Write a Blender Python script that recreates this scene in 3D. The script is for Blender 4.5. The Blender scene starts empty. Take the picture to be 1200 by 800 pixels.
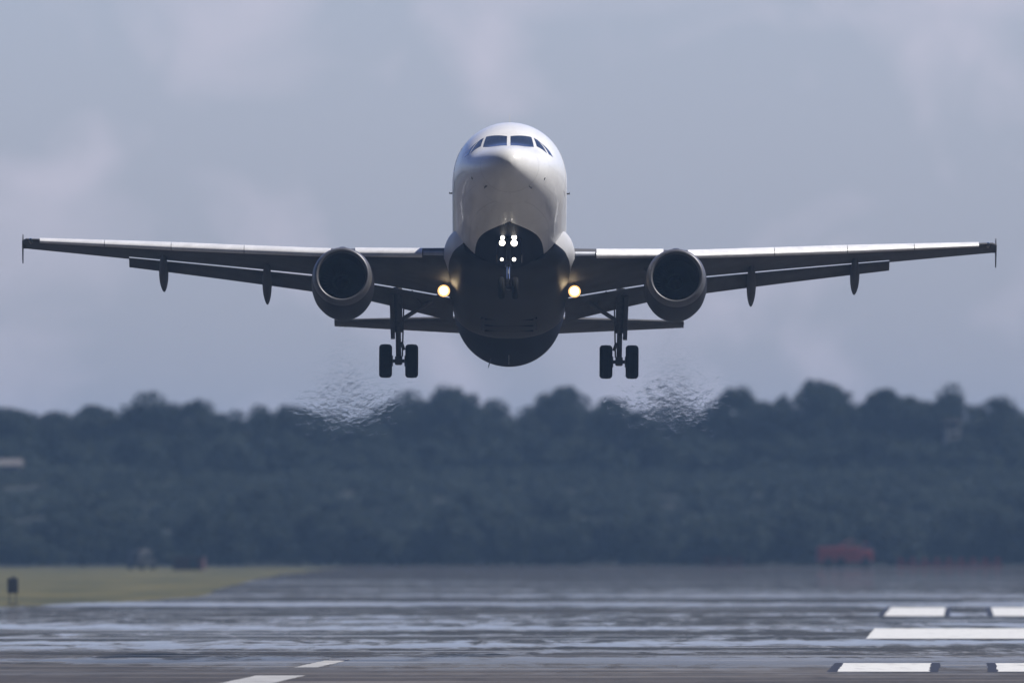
import bpy, math, random
from mathutils import Vector, Matrix, noise
R = math.radians
random.seed(7)
sc = bpy.context.scene
col = sc.collection

# ------------------------------------------------------------------ camera
F = 26667.0          # focal length in pixels of a 1200 px wide frame (800 mm lens)
H = 5.0              # eye height
HZ = 605.0           # horizon row
cam = bpy.data.cameras.new('camera'); cam.sensor_width = 36; cam.lens = 800
cam.clip_start = 1; cam.clip_end = 30000
cam.dof.use_dof = True; cam.dof.focus_distance = 785; cam.dof.aperture_fstop = 1.8
co = bpy.data.objects.new('camera', cam); col.objects.link(co); sc.camera = co
co.location = (0, 0, H)
co.rotation_euler = (R(90) + math.atan((HZ - 400) / F), 0, 0)

# ------------------------------------------------------------------ sky and sun
SUN = Vector((0.61, -0.02, 0.79)).normalized()
EL = math.asin(SUN.z); AZ = math.atan2(SUN.x, SUN.y)
w = bpy.data.worlds.new('World'); sc.world = w; w.use_nodes = True
nt = w.node_tree; nt.nodes.clear()
out = nt.nodes.new('ShaderNodeOutputWorld'); bg = nt.nodes.new('ShaderNodeBackground')
sky = nt.nodes.new('ShaderNodeTexSky'); sky.sky_type = 'NISHITA'; sky.sun_disc = False
sky.sun_elevation = EL; sky.sun_rotation = AZ; sky.air_density = 1.0; sky.dust_density = 0.7; sky.ozone_density = 3.0
tc = nt.nodes.new('ShaderNodeTexCoord'); mp = nt.nodes.new('ShaderNodeMapping')
mp.inputs['Scale'].default_value = (1, 1, 1.25)
mp.inputs['Rotation'].default_value = (0, R(30), 0)
n1 = nt.nodes.new('ShaderNodeTexNoise'); n1.inputs['Scale'].default_value = 105; n1.inputs['Detail'].default_value = 8
n1.inputs['Roughness'].default_value = 0.5; n1.inputs['Distortion'].default_value = 0.5
cr = nt.nodes.new('ShaderNodeValToRGB'); cr.color_ramp.elements[0].position = 0.48; cr.color_ramp.elements[1].position = 0.70
mul = nt.nodes.new('ShaderNodeMath'); mul.operation = 'MULTIPLY'; mul.inputs[1].default_value = 0.42
tint = nt.nodes.new('ShaderNodeMix'); tint.data_type = 'RGBA'; tint.blend_type = 'MULTIPLY'; tint.inputs[0].default_value = 1
tint.inputs[7].default_value = (1.08, 1.15, 1.72, 1)
mx = nt.nodes.new('ShaderNodeMix'); mx.data_type = 'RGBA'
mx.inputs[7].default_value = (8.4, 7.75, 9.2, 1)
L = nt.links.new
L(tc.outputs['Generated'], mp.inputs['Vector']); L(mp.outputs[0], n1.inputs['Vector']); L(n1.outputs[0], cr.inputs[0])
L(cr.outputs[0], mul.inputs[0]); L(mul.outputs[0], mx.inputs[0]); L(sky.outputs[0], tint.inputs[6]); L(tint.outputs[2], mx.inputs[6])
sepw = nt.nodes.new('ShaderNodeSeparateXYZ'); L(tc.outputs['Generated'], sepw.inputs[0])   # sky overhead and behind dimmed to cut fill light, as an invented cloud bank
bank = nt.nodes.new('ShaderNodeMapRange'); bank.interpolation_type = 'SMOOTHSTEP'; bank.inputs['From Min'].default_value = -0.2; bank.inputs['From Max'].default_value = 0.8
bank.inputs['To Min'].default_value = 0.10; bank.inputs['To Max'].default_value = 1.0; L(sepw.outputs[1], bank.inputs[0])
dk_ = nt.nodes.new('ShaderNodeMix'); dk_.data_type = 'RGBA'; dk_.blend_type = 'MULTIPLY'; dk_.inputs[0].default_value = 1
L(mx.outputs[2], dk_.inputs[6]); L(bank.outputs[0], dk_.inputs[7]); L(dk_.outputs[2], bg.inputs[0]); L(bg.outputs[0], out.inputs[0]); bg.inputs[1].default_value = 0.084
ld = bpy.data.lights.new('sun', 'SUN'); ld.energy = 5.0; ld.angle = R(0.5); ld.color = (1.0, 0.955, 0.89)
lo = bpy.data.objects.new('sun', ld); col.objects.link(lo)
lo.rotation_euler = SUN.to_track_quat('Z', 'Y').to_euler(); lo.location = (300, 0, 400)
vs = sc.view_settings; vs.view_transform = 'Standard'; vs.look = 'None'; vs.exposure = 0.05; vs.gamma = 1; vs.use_curve_mapping = False
sc.cycles.volume_bounces = 1; sc.cycles.max_bounces = 8; sc.cycles.transparent_max_bounces = 24
sc.cycles.use_denoising = True

# ------------------------------------------------------------------ helpers
def gp(px, py):                      # where the ray of a photo position meets flat ground
    d = H * F / (py - HZ); return ((px - 600) / F * d, d)
def wz(py, d): return H + (HZ - py) / F * d
def wx(px, d): return (px - 600) / F * d

class MB:
    def __init__(s): s.v = []; s.f = []
    def add(s, vs_, fs):
        b = len(s.v); s.v += [tuple(v) for v in vs_]; s.f += [tuple(b + i for i in f) for f in fs]; return s
    def rings(s, rr, closed=True, cap0=True, cap1=True):
        n = len(rr[0]); vs_ = [p for r in rr for p in r]; fs = []
        for i in range(len(rr) - 1):
            for j in range(n if closed else n - 1):
                k = (j + 1) % n
                fs.append((i*n + j, i*n + k, (i+1)*n + k, (i+1)*n + j))
        if cap0: fs.append(tuple(reversed(range(n))))
        if cap1: fs.append(tuple((len(rr)-1)*n + j for j in range(n)))
        return s.add(vs_, fs)
    def box(s, c, h, rot=None, bev=0.0):
        cx, cy, cz = c; hx, hy, hz = h
        if bev <= 0:
            P = [Vector((x*hx, y*hy, z*hz)) for z in (-1, 1) for y in (-1, 1) for x in (-1, 1)]
            Fc = [(0,2,3,1),(4,5,7,6),(0,1,5,4),(2,6,7,3),(0,4,6,2),(1,3,7,5)]
        else:
            P = []; 
            for z, k in ((-hz, bev), (-hz+bev, 0), (hz-bev, 0), (hz, bev)):
                a, b = hx-k, hy-k; c_ = bev
                P += [Vector(q) for q in ((a-c_,-b,z),(a,-b+c_,z),(a,b-c_,z),(a-c_,b,z),(-a+c_,b,z),(-a,b-c_,z),(-a,-b+c_,z),(-a+c_,-b,z))]
            Fc = []
            for i in range(3):
                for j in range(8): Fc.append((i*8+j, i*8+(j+1)%8, (i+1)*8+(j+1)%8, (i+1)*8+j))
            Fc += [tuple(reversed(range(8))), tuple(range(24, 32))]
        if rot is not None: P = [rot @ p for p in P]
        return s.add([p + Vector(c) for p in P], Fc)
    def tube(s, a, b, r0, r1=None, n=12, cap=True):
        a = Vector(a); b = Vector(b); r1 = r0 if r1 is None else r1
        d = (b - a).normalized(); u = d.orthogonal().normalized(); v = d.cross(u)
        rr = []
        for p, r in ((a, r0), (b, r1)):
            rr.append([p + u*math.cos(t)*r + v*math.sin(t)*r for t in [2*math.pi*i/n for i in range(n)]])
        return s.rings(rr, True, cap, cap)
    def lathe(s, o, axis, prof, n=40, cap0=False, cap1=False):   # prof: (along, radius)
        o = Vector(o); d = Vector(axis).normalized()
        u = Vector((1, 0, 0)) if abs(d.x) < 0.9 else Vector((0, 0, 1))
        u = (u - d*u.dot(d)).normalized(); v = d.cross(u)
        rr = [[o + d*a + (u*math.cos(t) + v*math.sin(t))*r for t in [2*math.pi*i/n for i in range(n)]] for a, r in prof]
        return s.rings(rr, True, cap0, cap1)
    def build(s, name, mat, parent=None, smooth=35, loc=None):
        m = bpy.data.meshes.new(name); m.from_pydata(s.v, [], s.f)
        m.validate(); m.materials.append(mat)
        import bmesh
        bm = bmesh.new(); bm.from_mesh(m); bmesh.ops.recalc_face_normals(bm, faces=bm.faces)
        if smooth:
            for f in bm.faces: f.smooth = True
            for e in bm.edges:
                if len(e.link_faces) == 2 and e.calc_face_angle(0) > R(smooth): e.smooth = False
        bm.to_mesh(m); bm.free()
        o = bpy.data.objects.new(name, m); col.objects.link(o)
        if parent: o.parent = parent
        if loc: o.location = loc
        return o

def empty(name, loc=(0, 0, 0), rot=(0, 0, 0)):
    o = bpy.data.objects.new(name, None); col.objects.link(o); o.location = loc; o.rotation_euler = rot; return o
def tag(o, label=None, cat=None, group=None, kind=None):
    if label: o['label'] = label
    if cat: o['category'] = cat
    if group: o['group'] = group
    if kind: o['kind'] = kind
    return o

def mat(name, colr, rough=0.5, metal=0.0, spec=0.5, coat=0.0, nscale=None, namt=0.15, emis=None, estr=0.0, bump=0.0):
    m = bpy.data.materials.new(name); m.use_nodes = True; t = m.node_tree; b = t.nodes['Principled BSDF']
    b.inputs['Base Color'].default_value = (*colr, 1); b.inputs['Roughness'].default_value = rough
    b.inputs['Metallic'].default_value = metal; b.inputs['Specular IOR Level'].default_value = spec
    b.inputs['Coat Weight'].default_value = coat; b.inputs['Coat Roughness'].default_value = 0.06
    if emis: b.inputs['Emission Color'].default_value = (*emis, 1); b.inputs['Emission Strength'].default_value = estr
    if nscale:
        c = t.nodes.new('ShaderNodeTexCoord'); n = t.nodes.new('ShaderNodeTexNoise'); n.inputs['Scale'].default_value = nscale
        n.inputs['Detail'].default_value = 6; n.inputs['Roughness'].default_value = 0.6
        r = t.nodes.new('ShaderNodeMapRange'); r.inputs['From Min'].default_value = 0.3; r.inputs['From Max'].default_value = 0.7
        r.inputs['To Min'].default_value = 1 - namt; r.inputs['To Max'].default_value = 1 + namt * 0.6
        x = t.nodes.new('ShaderNodeMix'); x.data_type = 'RGBA'; x.blend_type = 'MULTIPLY'; x.inputs[0].default_value = 1
        x.inputs[6].default_value = (*colr, 1)
        t.links.new(c.outputs['Object'], n.inputs['Vector']); t.links.new(n.outputs[0], r.inputs[0])
        t.links.new(r.outputs[0], x.inputs[7]); t.links.new(x.outputs[2], b.inputs['Base Color'])
        if bump:
            bp = t.nodes.new('ShaderNodeBump'); bp.inputs['Strength'].default_value = bump; bp.inputs['Distance'].default_value = 0.02
            t.links.new(n.outputs[0], bp.inputs['Height']); t.links.new(bp.outputs[0], b.inputs['Normal'])
    return m

class NG:                            # tiny math-node helper
    def __init__(s, m): s.t = m.node_tree
    def m(s, op, a, b=None, c=None, clamp=False):
        n = s.t.nodes.new('ShaderNodeMath'); n.operation = op; n.use_clamp = clamp
        for i, x in enumerate((a, b, c)):
            if x is None: continue
            if hasattr(x, 'is_linked'): s.t.links.new(x, n.inputs[i])
            else: n.inputs[i].default_value = x
        return n.outputs[0]
    def mix(s, f, a, b):
        n = s.t.nodes.new('ShaderNodeMix'); n.data_type = 'RGBA'
        for i, x in ((0, f), (6, a), (7, b)):
            if hasattr(x, 'is_linked'): s.t.links.new(x, n.inputs[i])
            else: n.inputs[i].default_value = x if i == 0 else (*x, 1)
        return n.outputs[2]
    def noise(s, vec, scale, detail=4, rough=0.55, dist=0.0):
        n = s.t.nodes.new('ShaderNodeTexNoise'); n.inputs['Scale'].default_value = scale; n.inputs['Detail'].default_value = detail
        n.inputs['Roughness'].default_value = rough; n.inputs['Distortion'].default_value = dist
        s.t.links.new(vec, n.inputs['Vector']); return n.outputs[0]
    def coords(s, scale=(1, 1, 1), kind='Object'):
        c = s.t.nodes.new('ShaderNodeTexCoord'); mpp = s.t.nodes.new('ShaderNodeMapping'); mpp.inputs['Scale'].default_value = scale
        s.t.links.new(c.outputs[kind], mpp.inputs['Vector']); return mpp.outputs[0]
    def rng(s, x, a, b, c=0.0, d=1.0):
        n = s.t.nodes.new('ShaderNodeMapRange'); n.inputs['From Min'].default_value = a; n.inputs['From Max'].default_value = b
        n.inputs['To Min'].default_value = c; n.inputs['To Max'].default_value = d; s.t.links.new(x, n.inputs[0]); return n.outputs[0]

# ------------------------------------------------------------------ ground
def terrain(x, y):
    t = max(0.0, min(1.0, (y - 2330) / 190)); t = t*t*(3 - 2*t)
    return t * 8.6 + (t * 0.7 * noise.noise(Vector((x*0.03, y*0.01, 3))))
def grid_obj(name, xs, ys, m, zf, kind='structure'):
    b = MB(); vs_ = [(x, y, zf(x, y)) for y in ys for x in xs]; n = len(xs)
    b.add(vs_, [(j*n+i, j*n+i+1, (j+1)*n+i+1, (j+1)*n+i) for j in range(len(ys)-1) for i in range(n-1)])
    o = b.build(name, m, smooth=180); o['kind'] = kind; return o

g_m = mat('grassland', (0.16, 0.18, 0.05), 0.95, spec=0.1); g = NG(g_m); bs = g.t.nodes['Principled BSDF']
v = g.coords((0.14, 0.012, 1)); a = g.noise(v, 1.0, 5); b2 = g.noise(g.coords((1, 0.3, 1)), 1.3, 4)
c1 = g.mix(g.rng(a, .35, .65), (0.05, 0.055, 0.022), (0.12, 0.108, 0.038)); c2 = g.mix(g.rng(b2, .4, .75, 0, .45), c1, (0.13, 0.105, 0.075))
geo = g.t.nodes.new('ShaderNodeNewGeometry'); sp = g.t.nodes.new('ShaderNodeSeparateXYZ'); g.t.links.new(geo.outputs['Position'], sp.inputs[0])
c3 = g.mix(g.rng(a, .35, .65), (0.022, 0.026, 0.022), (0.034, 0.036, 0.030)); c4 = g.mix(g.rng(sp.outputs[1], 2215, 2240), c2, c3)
g.t.links.new(c4, bs.inputs['Base Color'])
xs = [-3000, -1500, -600, -300] + [-160 + 8*i for i in range(41)] + [300, 600, 1500, 3000]
ys = [-500, 0, 400, 800, 1200, 1600, 2000, 2200, 2300] + [2330 + 10*i for i in range(25)] + [2800, 3400, 4500, 6500, 9000]
ground = grid_obj('ground', xs, ys, g_m, terrain)

# runway: worn asphalt; a layer of hot air over it mirrors the sky and the wood in patches
r_m = bpy.data.materials.new('asphalt'); r_m.use_nodes = True; g = NG(r_m); bs = g.t.nodes['Principled BSDF']
v = g.coords((0.05, 0.013, 1)); big = g.noise(v, 1.0, 5, .6, .4)
fine = g.noise(g.coords((0.9, 0.10, 1)), 1.0, 5, .65)
rub = g.noise(g.coords((0.5, 0.006, 1)), 1.0, 3)
seam = g.noise(g.coords((0.004, 0.06, 1)), 1.0, 4, .7)
c1 = g.mix(g.rng(big, .35, .65), (0.045, 0.040, 0.038), (0.072, 0.064, 0.060))
c2 = g.mix(g.rng(rub, .45, .7, 0, .55), c1, (0.028, 0.026, 0.027))
c3 = g.mix(g.rng(fine, .45, .75, 0, .5), c2, (0.10, 0.09, 0.082))
c4 = g.mix(g.rng(seam, .5, .62, 0, .45), c3, (0.025, 0.024, 0.026))
lines = g.noise(g.coords((0.04, 0.16, 1)), 1.0, 6, .75, .4); c4 = g.mix(g.rng(lines, .50, .62, 0, .85), c4, (0.19, 0.172, 0.16))
spots = g.noise(g.coords((0.35, 0.05, 1)), 1.0, 3, .6); c4 = g.mix(g.rng(spots, .62, .72, 0, .8), c4, (0.018, 0.017, 0.018))
g.t.links.new(c4, bs.inputs['Base Color']); bs.inputs['Roughness'].default_value = 0.9; bs.inputs['Specular IOR Level'].default_value = 0.12
gl = g.t.nodes.new('ShaderNodeBsdfGlossy'); gl.inputs['Color'].default_value = (1.0, 0.93, 0.83, 1)
st = g.noise(g.coords((0.011, 0.012, 1)), 1.0, 7, .64, .15)
st2 = g.noise(g.coords((0.55, 0.03, 1)), 1.0, 6, .75, .4)
sss = g.m('ADD', g.m('MULTIPLY', st, .68), g.m('MULTIPLY', st2, .32))
geo = g.t.nodes.new('ShaderNodeNewGeometry'); sp = g.t.nodes.new('ShaderNodeSeparateXYZ'); g.t.links.new(geo.outputs['Position'], sp.inputs[0])
far = g.rng(sp.outputs[1], 690, 900); vfar = g.rng(sp.outputs[1], 1150, 2000)
streak = g.m('MULTIPLY', g.rng(sss, .485, .55), g.m('SUBTRACT', 1.0, g.m('MULTIPLY', vfar, .75)))
thin = g.rng(g.noise(g.coords((0.03, 0.075, 1)), 1.0, 7, .72, .3), .53, .60)
streak = g.m('MAXIMUM', streak, g.m('MULTIPLY', thin, g.m('SUBTRACT', .75, g.m('MULTIPLY', vfar, .6))))
fac = g.m('MULTIPLY', g.m('ADD', g.m('MULTIPLY', streak, .42), .55), far)
lwg = g.t.nodes.new('ShaderNodeLayerWeight'); lwg.inputs['Blend'].default_value = .5    # hot air mirrors only at grazing angles
fac = g.m('MULTIPLY', fac, g.rng(lwg.outputs['Facing'], .93, .985))
g.t.links.new(g.m('ADD', g.m('MULTIPLY', streak, .11), .022), gl.inputs['Roughness'])
msh = g.t.nodes.new('ShaderNodeMixShader'); g.t.links.new(fac, msh.inputs[0]); g.t.links.new(bs.outputs[0], msh.inputs[1]); g.t.links.new(gl.outputs[0], msh.inputs[2])
g.t.links.new(msh.outputs[0], g.t.nodes['Material Output'].inputs['Surface'])
edge = [(-700, -400), (700, -400), (700, 2225), (60, 2235), (-13, 2260)]
wob0 = [(418, 664), (372, 668), (330, 673), (296, 680), (262, 688), (246, 695), (232, 699), (180, 703), (110, 706), (50, 709), (0, 711), (-60, 712)]
wob = []
for (xa, ya), (xb, yb) in zip(wob0[:-1], wob0[1:]):
    for k in range(6): wob.append(gp(xa+(xb-xa)*k/6 + random.uniform(-4, 4), ya+(yb-ya)*k/6 + random.uniform(-.7, .7)))
edge += wob + [(-700, 1270)]
b = MB(); b.add([(x, y, 0.012) for x, y in edge], [tuple(range(len(edge)))])
runway = b.build('runway', r_m, smooth=0); runway['kind'] = 'structure'

# painted markings (whole quads on the runway, edges run to the runway's vanishing point)
VP = 1132.0
paint = mat('marking_paint', (0.72, 0.72, 0.70), 0.7, spec=0.2); g = NG(paint)
c1 = g.mix(g.rng(g.noise(g.coords((1.6, .12, 1)), 1.0, 6, .7), .52, .78, 0, .75), (0.66, 0.66, 0.64), (0.25, 0.24, 0.24))
g.t.links.new(c1, g.t.nodes['Principled BSDF'].inputs['Base Color'])
worn = mat('worn_marking_paint', (0.42, 0.42, 0.42), 0.8, spec=0.1, nscale=.6, namt=.5)
dark_paint = mat('border_paint', (0.035, 0.037, 0.05), 0.8, spec=0.1)
def mark(xl, xr, ref, y0, y1, m=paint, name='runway_marking', z=0.020):
    n = 14; vs_ = []; fs = []
    for i in range(n + 1):
        py = y0 + (y1 - y0) * i / n
        for xe in (xl, xr):
            px = VP - (VP - xe) * (py - HZ) / (ref - HZ)
            X, Y = gp(px, py); vs_.append((X + random.uniform(-.03, .03), Y, z))
        if i: fs.append((2*i-2, 2*i-1, 2*i+1, 2*i))
    o = MB().add(vs_, fs).build(name, m, smooth=0); o['kind'] = 'structure'; return o
for xl, xr, ref, y0, y1 in ((985, 1090, 782, 777, 787), (1168, 1273, 782, 777, 787), (1020, 1275, 742, 736.3, 748.2),
                            (1040, 1107, 716.5, 711.6, 721.6), (1163, 1230, 716.5, 711.6, 721.6),
                            (262, 322, 800, 791.5, 806), (345, 372, 782, 772.5, 782)):
    mark(xl, xr, ref, y0, y1, paint if xl > 600 else worn)
for xl, xr, ref, y0, y1 in ((974, 1101, 782, 776.6, 787.4), (1157, 1284, 782, 776.6, 787.4), (1033, 1114, 716.5, 711.4, 721.8), (1156, 1237, 716.5, 711.4, 721.8)):
    mark(xl, xr, ref, y0, y1, dark_paint, 'runway_marking_border', 0.016)

# ------------------------------------------------------------------ wood
leaf = mat('foliage', (0.055, 0.085, 0.03), 0.9, spec=0.1); g = NG(leaf)
oi = g.t.nodes.new('ShaderNodeObjectInfo')
nz = g.noise(g.coords((1, 1, 1), 'Object'), 0.22, 3)
c1 = g.mix(g.rng(nz, .38, .62), (0.036, 0.046, 0.044), (0.062, 0.075, 0.066)); c2 = g.mix(g.m('MULTIPLY', oi.outputs['Random'], .55), c1, (0.03, 0.043, 0.032))
g.t.links.new(c2, g.t.nodes['Principled BSDF'].inputs['Base Color'])
tl = g.t.nodes.new('ShaderNodeBsdfTranslucent'); g.t.links.new(c2, tl.inputs['Color']); ml = g.t.nodes.new('ShaderNodeMixShader'); ml.inputs[0].default_value = .45
g.t.links.new(g.t.nodes['Principled BSDF'].outputs[0], ml.inputs[1]); g.t.links.new(tl.outputs[0], ml.inputs[2]); g.t.links.new(ml.outputs[0], g.t.nodes['Material Output'].inputs['Surface'])
bark = mat('bark', (0.10, 0.08, 0.06), 0.9, spec=0.1, nscale=3)

def leafy(b, cx, cy, cz, rx, ry, rz, n, size=.38, rnd=random):
    """leaf sprays through a lumpy crown made of a dozen boughs' clumps"""
    cl = []
    for k in range(22):
        th = rnd.uniform(0, 2*math.pi); u = rnd.uniform(-0.55, 1)
        rr = math.sqrt(max(0, 1 - u*u*0.9)) * rnd.uniform(.35, .8)
        cl.append((rr*math.cos(th), rr*math.sin(th), u*rnd.uniform(.55, .85), rnd.uniform(.20, .42)))
    for i in range(n):
        c = cl[rnd.randrange(len(cl))]
        d = Vector((rnd.gauss(0, 1), rnd.gauss(0, 1), rnd.gauss(0, 1))).normalized() * (rnd.random() ** .45) * c[3]
        p = Vector((cx + (c[0]+d.x)*rx, cy + (c[1]+d.y)*ry, cz + (c[2]+d.z)*rz))
        q = Matrix.Rotation(rnd.uniform(0, 6.28), 3, 'Z') @ Matrix.Rotation(rnd.uniform(0, 3.14), 3, 'X')
        s_ = size * rnd.uniform(.5, 1.3)
        b.add([p + q @ Vector(k) * s_ for k in ((-1, -.4, 0), (.1, -.6, .15), (1, .1, 0), (0, .6, -.15))], [(0, 1, 2, 3)])

def trunk_mb(h, r, rnd):
    b = MB(); pts = [Vector((0, 0, -.4))]
    for k in range(5): pts.append(Vector((rnd.uniform(-.15, .15)*k*.6, rnd.uniform(-.15, .15)*k*.6, h*(k+1)/5)))
    for k in range(5): b.tube(pts[k], pts[k+1], r*(1-k*.17), r*(1-(k+1)*.17), 9)
    for k in range(9):
        i = rnd.randint(2, 4); th = rnd.uniform(0, 6.28); a_ = pts[i]
        b.tube(a_, a_ + Vector((math.cos(th)*h*.3, math.sin(th)*h*.3, h*rnd.uniform(.12, .3))), r*.32, r*.06, 6)
    return b
kinds = []
for k in range(5):
    rnd = random.Random(40 + k)
    cb = MB(); leafy(cb, 0, 0, .62, .5, .5, .40, 5200, .034, rnd)
    kinds.append((cb, trunk_mb(.72, .028, rnd)))
meshes = []
def tree(px, py_top, Y, wpx, k, label, group=None):
    z0 = terrain(wx(px, Y), Y); top = wz(py_top, Y); h = (top - z0) / .98; wd = wpx / F * Y
    t = empty('tree', (wx(px, Y), Y, z0), (0, 0, random.uniform(0, 6.28)))
    tag(t, label, 'tree', group)
    if len(meshes) <= k or meshes[k] is None:
        while len(meshes) <= k: meshes.append(None)
        c_ = kinds[k][0].build('crown', leaf, t, smooth=0); tr = kinds[k][1].build('trunk', bark, t)
        meshes[k] = (c_, tr)
    else:
        for o in meshes[k]:
            d = o.copy(); d.parent = t; col.objects.link(d)
    t.scale = (wd*1.05, wd*1.05, h)
    return t
sky_line = [  # (x, top row, width, label)
 (12, 481, 90, 'hazy tree at the left edge of the wood, low flat crown'),
 (95, 476, 95, 'second wide low crown from the left end of the hazy wood'),
 (178, 472, 92, 'broad rounded tree rising a little above its neighbours in the left part of the wood'),
 (236, 477, 70, 'small round crown just left of the notch in the left skyline'),
 (292, 473, 66, 'tree with a peaked top below the outer left wing'),
 (345, 479, 80, 'low tree behind the left side of the left exhaust shimmer'),
 (410, 490, 84, 'tree behind the shimmering jet exhaust under the left engine'),
 (470, 470, 78, 'tree straight below the left main wheels'),
 (532, 461, 80, 'tall crown just left of the tail of the airliner'),
 (600, 467, 84, 'tree directly below the airliner belly'),
 (662, 457, 84, 'high round crown between the belly and the right main wheels'),
 (728, 468, 84, 'tree straight below the right main wheels'),
 (797, 478, 84, 'tree behind the shimmering jet exhaust under the right engine'),
 (862, 462, 72, 'tree with a lumpy top right of the right exhaust shimmer'),
 (905, 462, 62, 'narrow tree left of the tallest crown in the right skyline'),
 (962, 450, 88, 'tallest tree of the skyline, with a steep drop on its right side'),
 (1040, 457, 84, 'big dome shaped crown right of the notch in the right skyline'),
 (1105, 463, 72, 'tree with a ragged top above the pale tower'),
 (1162, 474, 86, 'sloping tree near the right end of the wood'),
 (1222, 486, 80, 'last tree at the right edge of the frame, lower than the rest'),
]
for i, (px, pt, wd, lb) in enumerate(sky_line):
    tree(px, pt - 1, (2576 if px == 1105 else 2560 + random.uniform(-8, 22)), wd * 1.22, i % 5, lb)
# the rest of the wood and the scrub at its foot: masses nobody could count
rnd = random.Random(3); b = MB()
for i in range(64):
    px = -60 + 1320 * (i + rnd.uniform(-.4, .4)) / 63; Y = 2585 + rnd.uniform(0, 60)
    pt = 490 + rnd.uniform(-5, 14); z0 = terrain(wx(px, Y), Y); top = wz(pt, Y); hh = top - z0
    leafy(b, wx(px, Y), Y, z0 + hh*.5, 4.6, 4.0, hh*.52, 2200, .55, rnd)
    b.tube((wx(px, Y), Y, z0-.3), (wx(px, Y), Y, z0+hh*.5), .25, .12, 6)
for i in range(80):
    px = -60 + 1320 * (i + rnd.uniform(-.4, .4)) / 79; Y = 2546 + rnd.uniform(0, 10)
    pt = 525 + rnd.uniform(-14, 14); z0 = terrain(wx(px, Y), Y); top = wz(pt, Y); hh = top - z0
    if pt > 505: leafy(b, wx(px, Y), Y, z0 + hh*.40, 4.2, 3.4, hh*.70, 1500, .5, rnd)
for i in range(150):                 # the wood carries on well past both edges of the frame
    px = rnd.uniform(70, 1700); px = -px if i % 2 else 1200 + px
    for Y, pt in ((2575 + rnd.uniform(0, 40), 476 + rnd.uniform(-12, 14)), (2546, 520 + rnd.uniform(-12, 12))):
        z0 = terrain(wx(px, Y), Y); hh = wz(pt, Y) - z0
        leafy(b, wx(px, Y), Y, z0 + hh*.46, 4.8, 4.0, hh*.62, 620, .85, rnd)
tag(b.build('woodland', leaf, smooth=0), 'hazy dark blue green wood filling the space behind and under the skyline trees', 'woodland', kind='stuff')
b = MB()
for i in range(95):
    px = -60 + 1320 * (i + rnd.uniform(-.5, .5)) / 94
    e = noise.noise(Vector((px*0.008, 1.7, 0)))*1.6
    gap = min(abs(px - c_) / s_ for c_, s_ in ((25, 38), (195, 34), (470, 46), (1080, 40), (800, 30)))
    pt = 592 - 16*e - (0 if gap > 1 else -(1-gap)*62) + rnd.uniform(-5, 8); Y = 2318 + rnd.uniform(0, 34)
    z0 = terrain(wx(px, Y), Y); top = wz(pt, Y); hh = max(1.2, top - z0)
    leafy(b, wx(px, Y), Y, z0 + hh*.40, 3.3, 3.0, hh*.62, 1100, .42, rnd)
for i in range(430):   # low bushes over the bank
    px = rnd.uniform(-50, 1250); Y = rnd.uniform(2375, 2535)
    leafy(b, wx(px, Y), Y, terrain(wx(px, Y), Y) + .5, rnd.uniform(2.2, 5), 3.0, rnd.uniform(.7, 1.5), 330, .40, rnd)
for px, pt, ww in ((105, 572, 5), (80, 584, 4), (135, 582, 4), (265, 576, 6), (310, 574, 6), (360, 582, 5), (548, 574, 6), (600, 578, 6), (650, 580, 5), (985, 572, 6), (1030, 584, 5), (940, 584, 5), (1150, 576, 6), (1195, 570, 6)):
    Y = 2345 + rnd.uniform(0, 14); z0 = terrain(wx(px, Y), Y); hh = wz(pt, Y) - z0
    leafy(b, wx(px, Y), Y, z0 + hh*.40, ww*.8, 3.2, hh*.62, 2600, .42, rnd)
for i in range(170):
    px = rnd.uniform(70, 1700); px = -px if i % 2 else 1200 + px
    Y = 2318 + rnd.uniform(0, 34); z0 = terrain(wx(px, Y), Y); hh = wz(590 + rnd.uniform(-12, 10), Y) - z0
    leafy(b, wx(px, Y), Y, z0 + hh*.40, 3.6, 3.0, hh*.62, 330, .7, rnd)
    Y = rnd.uniform(2385, 2530); leafy(b, wx(px, Y), Y, terrain(wx(px, Y), Y) + .5, 5, 3, 1.3, 150, .6, rnd)
tag(b.build('scrub', leaf, smooth=0), 'dark hazy scrub and young trees along the foot of the bank behind the runway', 'scrub', kind='stuff')

# ------------------------------------------------------------------ airliner
white = bpy.data.materials.new('fuselage_paint'); white.use_nodes = True; g = NG(white); bs = g.t.nodes['Principled BSDF']
tcn = g.t.nodes.new('ShaderNodeTexCoord'); sx = g.t.nodes.new('ShaderNodeSeparateXYZ'); g.t.links.new(tcn.outputs['Object'], sx.inputs[0])
X, S, Z = sx.outputs
ax = g.m('ABSOLUTE', X)
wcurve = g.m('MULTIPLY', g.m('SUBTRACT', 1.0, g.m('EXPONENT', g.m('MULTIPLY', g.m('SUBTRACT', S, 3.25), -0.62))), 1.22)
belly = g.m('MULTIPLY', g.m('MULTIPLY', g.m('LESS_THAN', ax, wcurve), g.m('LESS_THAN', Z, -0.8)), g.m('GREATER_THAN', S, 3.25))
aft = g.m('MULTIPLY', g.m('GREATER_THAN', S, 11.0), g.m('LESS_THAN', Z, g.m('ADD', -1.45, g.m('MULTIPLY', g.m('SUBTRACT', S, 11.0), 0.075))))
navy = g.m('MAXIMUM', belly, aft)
dirt = g.noise(g.coords((3, .5, 1.5)), 1.2, 5, .6)
cw = g.mix(g.rng(dirt, .4, .75, 0, .3), (0.82, 0.82, 0.82), (0.58, 0.57, 0.55))
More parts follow.
